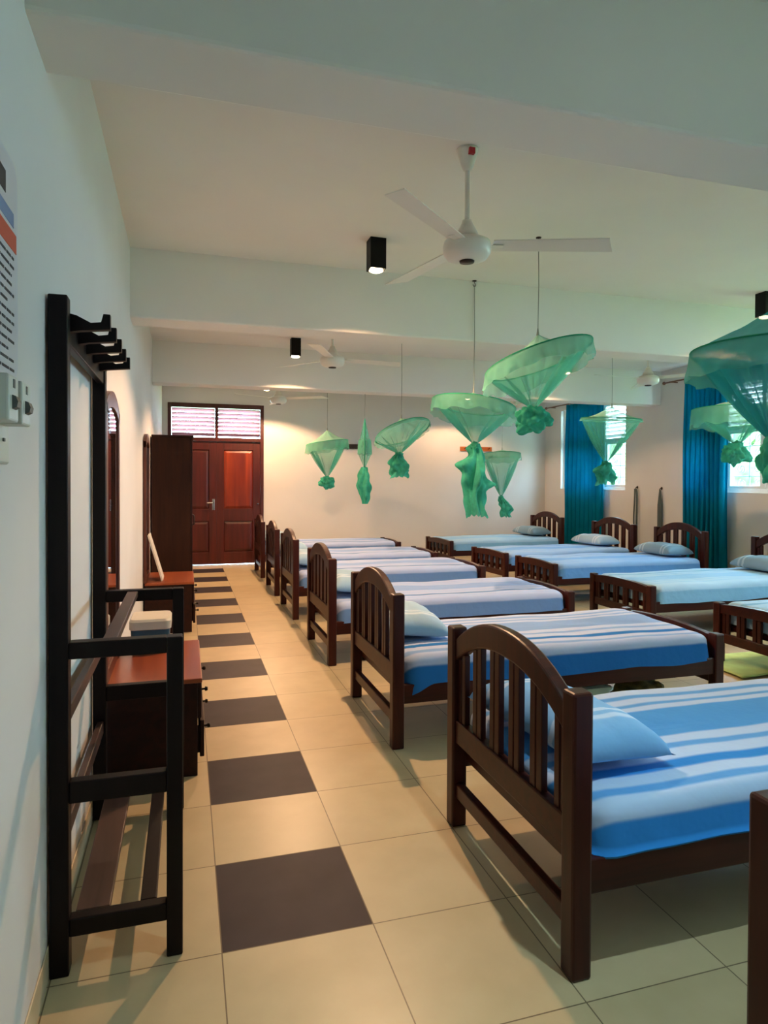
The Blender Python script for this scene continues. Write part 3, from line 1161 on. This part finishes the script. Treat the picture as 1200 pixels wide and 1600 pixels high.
def make_fan(label, loc, ang, sticker=False):
    t = thing('ceiling_fan', label, 'ceiling fan', loc, group='white ceiling fans')
    zc = CZ
    MB().lathe([(0, 0), (.052, 0), (.050, -.012), (.030, -.075), (.018, -.10), (0, -.10)], n=20).build('canopy', M['white'], t)
    MB().tube([(0, 0, -.09), (0, 0, -.36)], .0115, 12).build('down_rod', M['white'], t)
    MB().lathe([(0, -.33), (.022, -.332), (.028, -.35), (.05, -.39), (.062, -.425), (.0, -.425)], n=24).build('bell_cover', M['white'], t)
    m = MB().lathe([(0, -.42), (.075, -.422), (.108, -.435), (.113, -.455), (.112, -.485), (.095, -.51), (.06, -.522), (0, -.524)], n=32).build('motor', M['white'], t)
    MB().lathe([(0, -.523), (.036, -.523), (.034, -.53), (0, -.531)], n=20).build('motor_cap', M['darkmetal'], m)
    for k in range(3):
        bl, arm = fan_blade(math.radians(ang + 120 * k))
        o = bl.build('blade', M['white'], t)
        o.location = (0, 0, -.45)
        a = arm.build('blade_arm', M['white'], o)
    if sticker:
        c = t.children[0]
        MB().box((-.014, -.058, -.042), (.014, -.036, -.014), .001).build('red_sticker', M['red'], t)
    return t
make_fan('white three bladed ceiling fan with a red sticker, largest and nearest', (1.272, 2.895, CZ), -18, True)
make_fan('white ceiling fan beyond the second beam, right of the middle downlight', (1.285, 5.95, CZ), 5)
make_fan('white ceiling fan nearest the red door, beyond the third beam', (1.20, 9.0, CZ), -32)
make_fan('white ceiling fan above the window row, left of the nearer blue curtain', (4.74, 5.98, CZ), 63)
make_fan('white ceiling fan in the far bay of the window row, mostly hidden by nets', (4.73, 9.0, CZ), 20)

# ------------------------------------------------------------------ downlights
def downlight(x, y, label, warm=True, power=None, cone=142, blend=.25):
    t = thing('downlight', label, 'downlight', (x, y, CZ), group='black box downlights')
    s = .052
    h = .195
    b = MB()
    for (p, q) in (((-s, -s, -h), (s, -s + .006, 0)), ((-s, s - .006, -h), (s, s, 0)), ((-s, -s + .006, -h), (-s + .006, s - .006, 0)), ((s - .006, -s + .006, -h), (s, s - .006, 0))):
        b.box(p, q)
    b.box((-s + .006, -s + .006, -.02), (s - .006, s - .006, 0))
    b.build('housing', M['black'], t)
    c = MB().lathe([(0, -.175), (.025, -.175), (.040, -.185), (.046, -.200), (.03, -.208), (0, -.211)], n=24)
    c.build('lamp_face', M['lampwarm' if warm else 'lampcool'], t)
    L = bpy.data.lights.new('downlight_beam', 'SPOT')
    L.energy = power or (LAMP_W if warm else LAMP_C)
    L.color = WARM if warm else COOL
    L.spot_size = math.radians(cone)
    L.spot_blend = blend
    L.shadow_soft_size = .022
    o = bpy.data.objects.new('beam', L)
    COL.objects.link(o)
    o.parent = t
    o.location = (0, 0, -.222)
    return t
downlight(1.183, 4.144, 'black box downlight lit on the ceiling left of the nearest fan')
downlight(1.155, 7.27, 'black box downlight lit on the ceiling beyond the second beam')
downlight(1.165, 10.05, 'black downlight near the red door, only its lit face in view')
downlight(4.573, 4.335, 'black box downlight at the right edge of the photo above the teal net', power=LAMP_W * .33)
downlight(4.57, 7.3, 'black downlight over the window row behind the second beam', power=LAMP_W * .33)
downlight(4.45, 10.05, 'black downlight over the far right corner behind the third beam', power=LAMP_W * .42)
downlight(1.18, 1.04, 'cool white downlight above the camera, before the nearest beam', False, cone=84, blend=.9)
downlight(4.57, 1.04, 'cool white downlight over the near window row, right of the camera', False, cone=84, blend=.9)

# ------------------------------------------------------------------ mosquito nets
def make_net(label, apex, ring_c, r, tilt, pinch, kind, size, end=None, val=.13, seed=0, teal=False, hook=True, capsag=.35, nfold=16, lobes=()):
    """apex, ring centre and pinch are world points; tilt = (rise per metre in x, in y)"""
    rnd = random.Random(seed)
    off = Vector((rnd.uniform(0, 40), rnd.uniform(0, 40), rnd.uniform(0, 40)))
    A = Vector((apex[0], apex[1], CZ))
    t = thing('mosquito_net', label, 'mosquito net', A, group='green mosquito nets')
    ap = Vector(apex) - A
    rc = Vector(ring_c) - A
    pn = Vector(pinch) - A
    nrm = Vector((-tilt[0], -tilt[1], 1)).normalized()
    e1 = Vector((1, 0, tilt[0])).normalized()
    e2 = nrm.cross(e1)
    def ring(a, k=1.0):
        return rc + (e1 * math.cos(a) + e2 * math.sin(a)) * r * k
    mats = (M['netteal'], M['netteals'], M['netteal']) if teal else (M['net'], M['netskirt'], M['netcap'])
    # cord + hook
    c = MB()
    c.tube([(0, 0, -.03), (.004, 0, ap.z * .5), ap], .003, 6)
    c.tube([ap + Vector((0, 0, -.02)), ap + Vector((0, 0, .04))], [.012, .004], 8)
    c.build('cord', M['cord'], t)
    hk = MB()
    hk.lathe([(0, 0), (.018, 0), (.016, -.006), (0, -.006)], n=12)
    hk.tube([(0, 0, 0)] + [(.012 * math.sin(a), 0, -.02 - .012 * (1 - math.cos(a)) + .0) for a in [i * PI / 5 for i in range(9)]], .0025, 6)
    hk.build('ceiling_hook', M['darkmetal'], t)
    # hoop
    MB().tube([ring(2 * PI * i / 48) for i in range(48)], .0055, 7, closed=True).build('hoop', M['hem'], t)
    # cap
    ph = rnd.uniform(0, 6)
    def cap(u, v):
        a = 2 * PI * u
        p = ap.lerp(ring(a, 1.004), v)
        sag = capsag * (ap - rc).length * v * (1 - v) * 1.4
        p = p - Vector((0, 0, 1)) * sag
        p.z += .012 * math.sin(8 * a + ph) * v * (1 - v) * 4 * .5 + .008 * noise.noise(p * 9 + off)
        return p
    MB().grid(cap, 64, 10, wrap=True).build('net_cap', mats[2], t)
    # valance
    def vl(u, v):
        a = 2 * PI * u
        p = ring(a, 1.012 + .03 * v + .018 * v * math.sin(22 * a + ph))
        p.z -= v * val * (1 + .08 * math.sin(11 * a) + .18 * noise.noise(Vector((math.cos(a) * 2, math.sin(a) * 2, 0)) + off))
        d = Vector((math.cos(a), math.sin(a), 0))
        p += d * .012 * v * noise.noise(Vector((math.cos(a) * 6, math.sin(a) * 6, v * 3)) + off)
        return p
    MB().grid(vl, 132, 6, wrap=True).build('valance', mats[1], t)
    # net body gathered down to the pinch
    rp = .022
    def body(u, v):
        a = 2 * PI * u
        top = ring(a, .992)
        d = Vector((math.cos(a), math.sin(a), 0))
        fold = math.sin(nfold * a + ph + 2.2 * math.sin(2 * a + ph)) + .6 * math.sin((nfold * 2 - 3) * a)
        p = top.lerp(pn + d * rp, v)
        amp = .042 * (math.sin(PI * min(1, v * 1.02)) ** .8)
        p += d * (fold * amp * .6)
        p += d * (-.025 * r * math.sin(PI * v))           # the cloth bows inwards
        return p
    MB().grid(body, 160, 16, wrap=True).build('net_body', mats[0], t)
    # gathered end
    kb = MB()
    if kind == 'ball':
        bm = bmesh.new()
        bmesh.ops.create_icosphere(bm, subdivisions=5, radius=1)
        for v in bm.verts:
            d = v.co.normalized()
            q = abs(noise.noise(d * 1.25 + off)) * .75 + abs(noise.noise(Vector((d.x * 3.2, d.y * 3.2, d.z * 1.4)) + off * 2)) * .42
            w = .78 + q * 1.05
            v.co = Vector((d.x * size[0], d.y * size[0], d.z * size[1])) * w
        kb.bm(bm, Matrix.Translation(pn + Vector((size[2] if len(size) > 2 else 0, 0, -size[1] * .95))), True)
    else:
        en = (Vector(end) - A) if end else pn - Vector((0, 0, size[1]))
        w0 = size[0]
        def tail(u, v):
            a = 2 * PI * u
            c = pn.lerp(en, v)
            c.x += .02 * math.sin(6 * v + ph)
            rad = w0 * (.32 + .95 * min(1, v * 2.2) * (1 - .25 * v))
            rad *= 1 + .28 * math.sin(9 * v + ph) * math.sin(a + ph)
            for (lv, la, lamp, lw) in lobes:
                rad += w0 * lamp * math.exp(-((v - lv) / lw) ** 2) * max(0, math.cos(a - la)) ** 2
            d = Vector((math.cos(a), math.sin(a), 0))
            fo = 1 + .22 * math.sin(5 * a + 5 * v + ph) + .18 * math.sin(9 * a - 3 * v) + .35 * noise.noise(d * 1.5 + Vector((0, 0, v * 5)) + off)
            p = c + d * rad * fo
            if v > .8:
                p.z += .05 * noise.noise(d * 3 + off) * (v - .8) * 5
            if v == 0:
                p = pn + d * rp
            return p
        kb.grid(tail, 60, 34, wrap=True)
        # the tied knot on top
        bm = bmesh.new()
        bmesh.ops.create_icosphere(bm, subdivisions=4, radius=1)
        for v in bm.verts:
            d = v.co.normalized()
            w = .8 + abs(noise.noise(d * 3 + off)) * .8
            v.co = d * w * w0 * .55
        kb.bm(bm, Matrix.Translation(pn + Vector((.0, 0, -w0 * .4))), True)
    kb.build('knotted_end', M['netknot'], t)
    return t

make_net('green round knotted mosquito net tilted up to the right, above the second aisle bed',
         (2.162, 3.79, 2.30), (2.166, 3.79, 2.145), .35, (.24, -.22), (2.135, 3.794, 1.835), 'ball', (.095, .075), seed=1, val=.105, capsag=.75)
make_net('large green mosquito net ending in a long ragged tail, above the third aisle bed',
         (2.152, 4.75, 2.055), (2.152, 4.75, 1.955), .325, (-.17, -.06), (2.162, 4.744, 1.655), 'tail', (.066, .5), (2.17, 4.74, 1.10), seed=2, val=.10, capsag=.6, lobes=((.30, PI, 1.5, .09), (.58, -.4, 1.0, .06), (.08, PI * .9, .7, .06)))
make_net('green mosquito net, hoop tipped up to show its dark inside, above the fourth aisle bed',
         (2.202, 6.71, 2.03), (2.215, 6.70, 1.885), .305, (.24, -.42), (2.182, 6.71, 1.655), 'tail', (.075, .25), (2.165, 6.71, 1.40), seed=3, val=.035, capsag=.4)
make_net('small green mosquito net with a round knot, nearest the red door',
         (2.108, 10.13, 2.15), (2.108, 10.13, 1.955), .33, (.13, -.05), (2.108, 10.12, 1.425), 'ball', (.115, .085), seed=4, val=.13)
make_net('pale green mosquito net with a thin twisted tail, in the far right of the room',
         (4.855, 9.61, 1.87), (4.845, 9.615, 1.80), .305, (-.02, -.10), (4.845, 9.61, 1.13), 'tail', (.07, .3), (4.95, 9.575, .80), seed=5, val=.10)
make_net('pale aqua mosquito net in front of the far blue curtain',
         (4.88, 6.80, 2.265), (4.872, 6.80, 2.115), .345, (-.02, .06), (4.813, 6.81, 1.60), 'tail', (.085, .25), (4.80, 6.81, 1.35), seed=6, val=.03, capsag=.5)
make_net('green mosquito net with a knotted bundle in front of the nearer window',
         (4.915, 5.05, 2.126), (4.94, 5.045, 2.05), .345, (-.02, -.02), (4.985, 5.025, 1.72), 'ball', (.105, .095, -.02), seed=7, val=.165)
make_net('large teal mosquito net cut by the right edge of the photo, nearest the camera',
         (2.375, 2.168, 2.10), (2.375, 2.168, 1.905), .345, (-.03, .0), (2.352, 2.17, 1.53), 'ball', (.072, .095, .02), seed=8, val=.12, teal=True, capsag=.2)

# net whose hoop hangs edge-on
def folded_net(label, apex, bottom, seed=11):
    A = Vector((apex[0], apex[1], CZ))
    t = thing('mosquito_net', label, 'mosquito net', A, group='green mosquito nets')
    off = Vector((3, 8, 1))
    ap = Vector(apex) - A
    c = MB()
    c.tube([(0, 0, -.03), (0, 0, ap.z)], .003, 6)
    c.build('cord', M['cord'], t)
    MB().lathe([(0, 0), (.018, 0), (.016, -.006), (0, -.006)], n=12).tube([(0, 0, -.004), (0, 0, -.035)], .003, 6).build('ceiling_hook', M['darkmetal'], t)
    # hoop plane holds the view direction: edge-on from the aisle
    d = Vector((.259, .966, 0))
    s = Vector((.966, -.259, 0))
    r = .30
    cz = ap.z - .33
    MB().tube([d * r * math.cos(2 * PI * i / 40) + Vector((0, 0, cz + .30 * math.sin(2 * PI * i / 40))) for i in range(40)], .0055, 6, closed=True).build('hoop', M['hem'], t)
    def sh(u, v):
        a = 2 * PI * u
        z = ap.z - .64 * v
        wd = r * math.sin(PI * min(.985, max(.015, v))) ** .7
        th = .07 * min(1, v * 1.7) ** 1.1 * (1 if v < .72 else max(.2, 1 - (v - .72) * 3.2))
        return d * wd * math.cos(a) + s * th * (math.sin(a) + .25 * math.sin(5 * a)) + Vector((0, 0, z))
    MB().grid(sh, 60, 26, wrap=True).build('net_body', M['net'], t)
    def va(u, v):
        a = 2 * PI * u
        z = ap.z - .30 - .17 * v + .012 * math.sin(9 * a)
        return d * (r + .01) * math.cos(a) * (1 - .1 * v) + s * (.074 + .012 * v) * (math.sin(a) + .1 * math.sin(12 * a)) + Vector((0, 0, z))
    MB().grid(va, 80, 4, wrap=True).build('valance', M['netskirt'], t)
    b0 = ap.z - .63
    b1 = bottom - CZ
    def tail(u, v):
        a = 2 * PI * u
        rad = .026 + .05 * math.sin(PI * min(1, v * .9 + .05))
        dd = Vector((math.cos(a), math.sin(a), 0))
        fo = 1 + .25 * math.sin(5 * a + 4 * v) + .4 * noise.noise(dd * 1.5 + Vector((0, 0, 5 * v)) + off)
        return Vector((-.01 * math.sin(5 * v), 0, b0 + (b1 - b0) * v)) + dd * rad * fo
    MB().grid(tail, 48, 24, wrap=True).build('knotted_end', M['netknot'], t)
folded_net('narrow spindle shaped green mosquito net hanging edge-on, second net from the red door', (2.153, 8.03, 2.165), 1.07)

# ------------------------------------------------------------------ peg rails on the far wall, hooks and straps on the right wall
def peg_rail(label, x0, x1, z0, z1, mat):
    t = thing('peg_rail', label, 'peg rail', (x0, Y1, z0), group='peg rails on the far wall')
    MB().box((0, -.02, 0), (x1 - x0, 0, z1 - z0), .003).build('rail_board', mat, t)
    n = 4
    for k in range(n):
        x = (x1 - x0) * (k + .5) / n
        MB().tube([(x, -.02, .04), (x, -.07, .05), (x, -.08, .065)], .006, 8).build('peg', M['darkmetal'], t)
peg_rail('dark wooden peg rail on the far wall behind the green nets', 2.42, 2.86, 1.905, 1.985, M['darkrail'])
peg_rail('wooden peg rail in orange-lit colour on the far wall right of the long tailed net', 4.70, 5.32, 1.905, 1.985, M['litrail'])

def wall_hook(y, z, label):
    t = thing('wall_hook', label, 'hook', (RX, y, z), group='hooks on the right wall')
    MB().lathe([(0, 0), (.02, 0), (.02, .006), (0, .006)], n=12).build('hook_plate', M['darkmetal'], t).rotation_euler = (0, -PI / 2, 0)
    MB().tube([(-.005, 0, 0), (-.03, 0, -.005), (-.04, 0, -.02), (-.03, 0, -.035), (-.02, 0, -.03)], .005, 8).build('hook_wire', M['darkmetal'], t)
wall_hook(8.312, 1.285, 'small dark hook on the right wall, left of the pair')
wall_hook(7.788, 1.275, 'small dark hook on the right wall, right of the pair beside the blue curtain')
def strap(y, z0, z1, w, label, loop):
    b = MB()
    n = 24
    x = RX - .03
    if loop:
        for sg in (-1, 1):
            def fn(u, v, sg=sg):
                yy = y + sg * w * (.25 + .75 * math.sin(PI * min(1, v * .95 + .06)) ** .6) + (u - .5) * .028
                return (x + .004 * math.sin(9 * v), yy, z0 + (z1 - z0) * v)
            b.grid(fn, 3, n)
    else:
        def fn(u, v):
            ww = w * (.35 + .65 * min(1, v * 4))
            return (x + .006 * math.sin(3 * u * PI), y + (u - .5) * 2 * ww, z0 + (z1 - z0) * v)
        b.grid(fn, 6, n)
    o = b.build('hanging_strap', M['strap'])
    sm = o.modifiers.new('thickness', 'SOLIDIFY')
    sm.thickness = .006
    tag(o, label, 'strap', 'straps hanging on the right wall')
strap(8.312, 1.262, .38, .03, 'long looped dark grey strap hanging from the left hook on the right wall', True)
strap(7.788, 1.252, .42, .045, 'flat dark grey strap hanging from the right hook beside the blue curtain', False)

# ------------------------------------------------------------------ floor things
mt = MB()
def matf(u, v):
    x, y = 3.66 + 1.0 * u, 3.62 + .52 * v
    return (x + .02 * math.sin(5 * v), y + .02 * math.sin(4 * u), .012 + .004 * noise.noise(Vector((x * 5, y * 5, 0))))
mt.grid(matf, 30, 20)
o = mt.build('floor_mat', M['greenmat'])
sm = o.modifiers.new('thickness', 'SOLIDIFY')
sm.thickness = .010
tag(o, 'bright green mat on the floor at the foot of the window row bed', 'mat')

bx = thing('storage_box', 'pale green plastic box on the floor under the second whole aisle bed', 'box', (2.21, 3.48, 0))
s = MB()
loft(s, [rr(.20, .12, .02, 0), rr(.21, .13, .02, .125)])
s.build('box_body', M['palegreen'], bx)
s = MB()
loft(s, [rr(.218, .138, .02, .125), rr(.218, .138, .02, .142), rr(.20, .12, .02, .15)])
s.build('box_lid', M['palegreen'], bx)
b = MB()
bm = bmesh.new()
bmesh.ops.create_icosphere(bm, subdivisions=4, radius=1)
for v in bm.verts:
    d = v.co.normalized()
    w = 1 + .25 * noise.noise(d * 2.2)
    z = d.z * .085 * w
    v.co = Vector((d.x * .17 * w, d.y * .12 * w, max(z, -.055)))
b.bm(bm, None, True)
o = b.build('cloth_bundle', M['olive'])
o.location = (2.71, 3.47, .055)
tag(o, 'olive and brown patterned cloth bundle on the floor under the second whole aisle bed', 'cloth')

# ------------------------------------------------------------------ garden shrubs outside the windows
def shrub(x, y, r, h, seed, label):
    t = thing('garden_shrub', label, 'shrub', (x, y, -.35), group='shrubs outside the windows')
    rnd = random.Random(seed)
    off = Vector((seed * 3.1, 2, 5))
    bm = bmesh.new()
    bmesh.ops.create_icosphere(bm, subdivisions=4, radius=1)
    for v in bm.verts:
        d = v.co.normalized()
        w = 1 + .35 * noise.noise(d * 2 + off) + .25 * noise.noise(d * 6 + off)
        v.co = Vector((d.x * r, d.y * r, d.z * h * .5)) * w
    b = MB()
    b.bm(bm, Matrix.Translation((0, 0, h * .55)), True)
    for k in range(500):
        d = Vector((rnd.gauss(0, 1), rnd.gauss(0, 1), rnd.gauss(0, 1))).normalized()
        w = 1 + .35 * noise.noise(d * 2 + off) + .25 * noise.noise(d * 6 + off) + rnd.uniform(-.02, .1)
        c = Vector((d.x * r, d.y * r, d.z * h * .5)) * w + Vector((0, 0, h * .55))
        e = Vector((rnd.gauss(0, 1), rnd.gauss(0, 1), rnd.gauss(0, 1))).normalized()
        q = e.cross(d).normalized() if abs(e.dot(d)) < .95 else Vector((1, 0, 0))
        s_ = rnd.uniform(.06, .14)
        b.add([c - e * s_, c + q * s_ * .4, c + e * s_, c - q * s_ * .4], [(0, 1, 2, 3)])
    b.build('foliage', M['leaf'], t)
    MB().tube([(0, 0, 0), (.03, 0, h * .4)], [.06, .04], 8).build('stem', M['bark'], t)
shrub(10.6, 14.6, 1.3, 2.5, 2, 'pale green shrub outside behind the far window')
shrub(10.4, 10.1, 1.25, 2.9, 5, 'yellow green shrub outside behind the nearer window')
shrub(10.8, 5.6, 1.2, 2.3, 7, 'green shrub outside right of the nearer window')
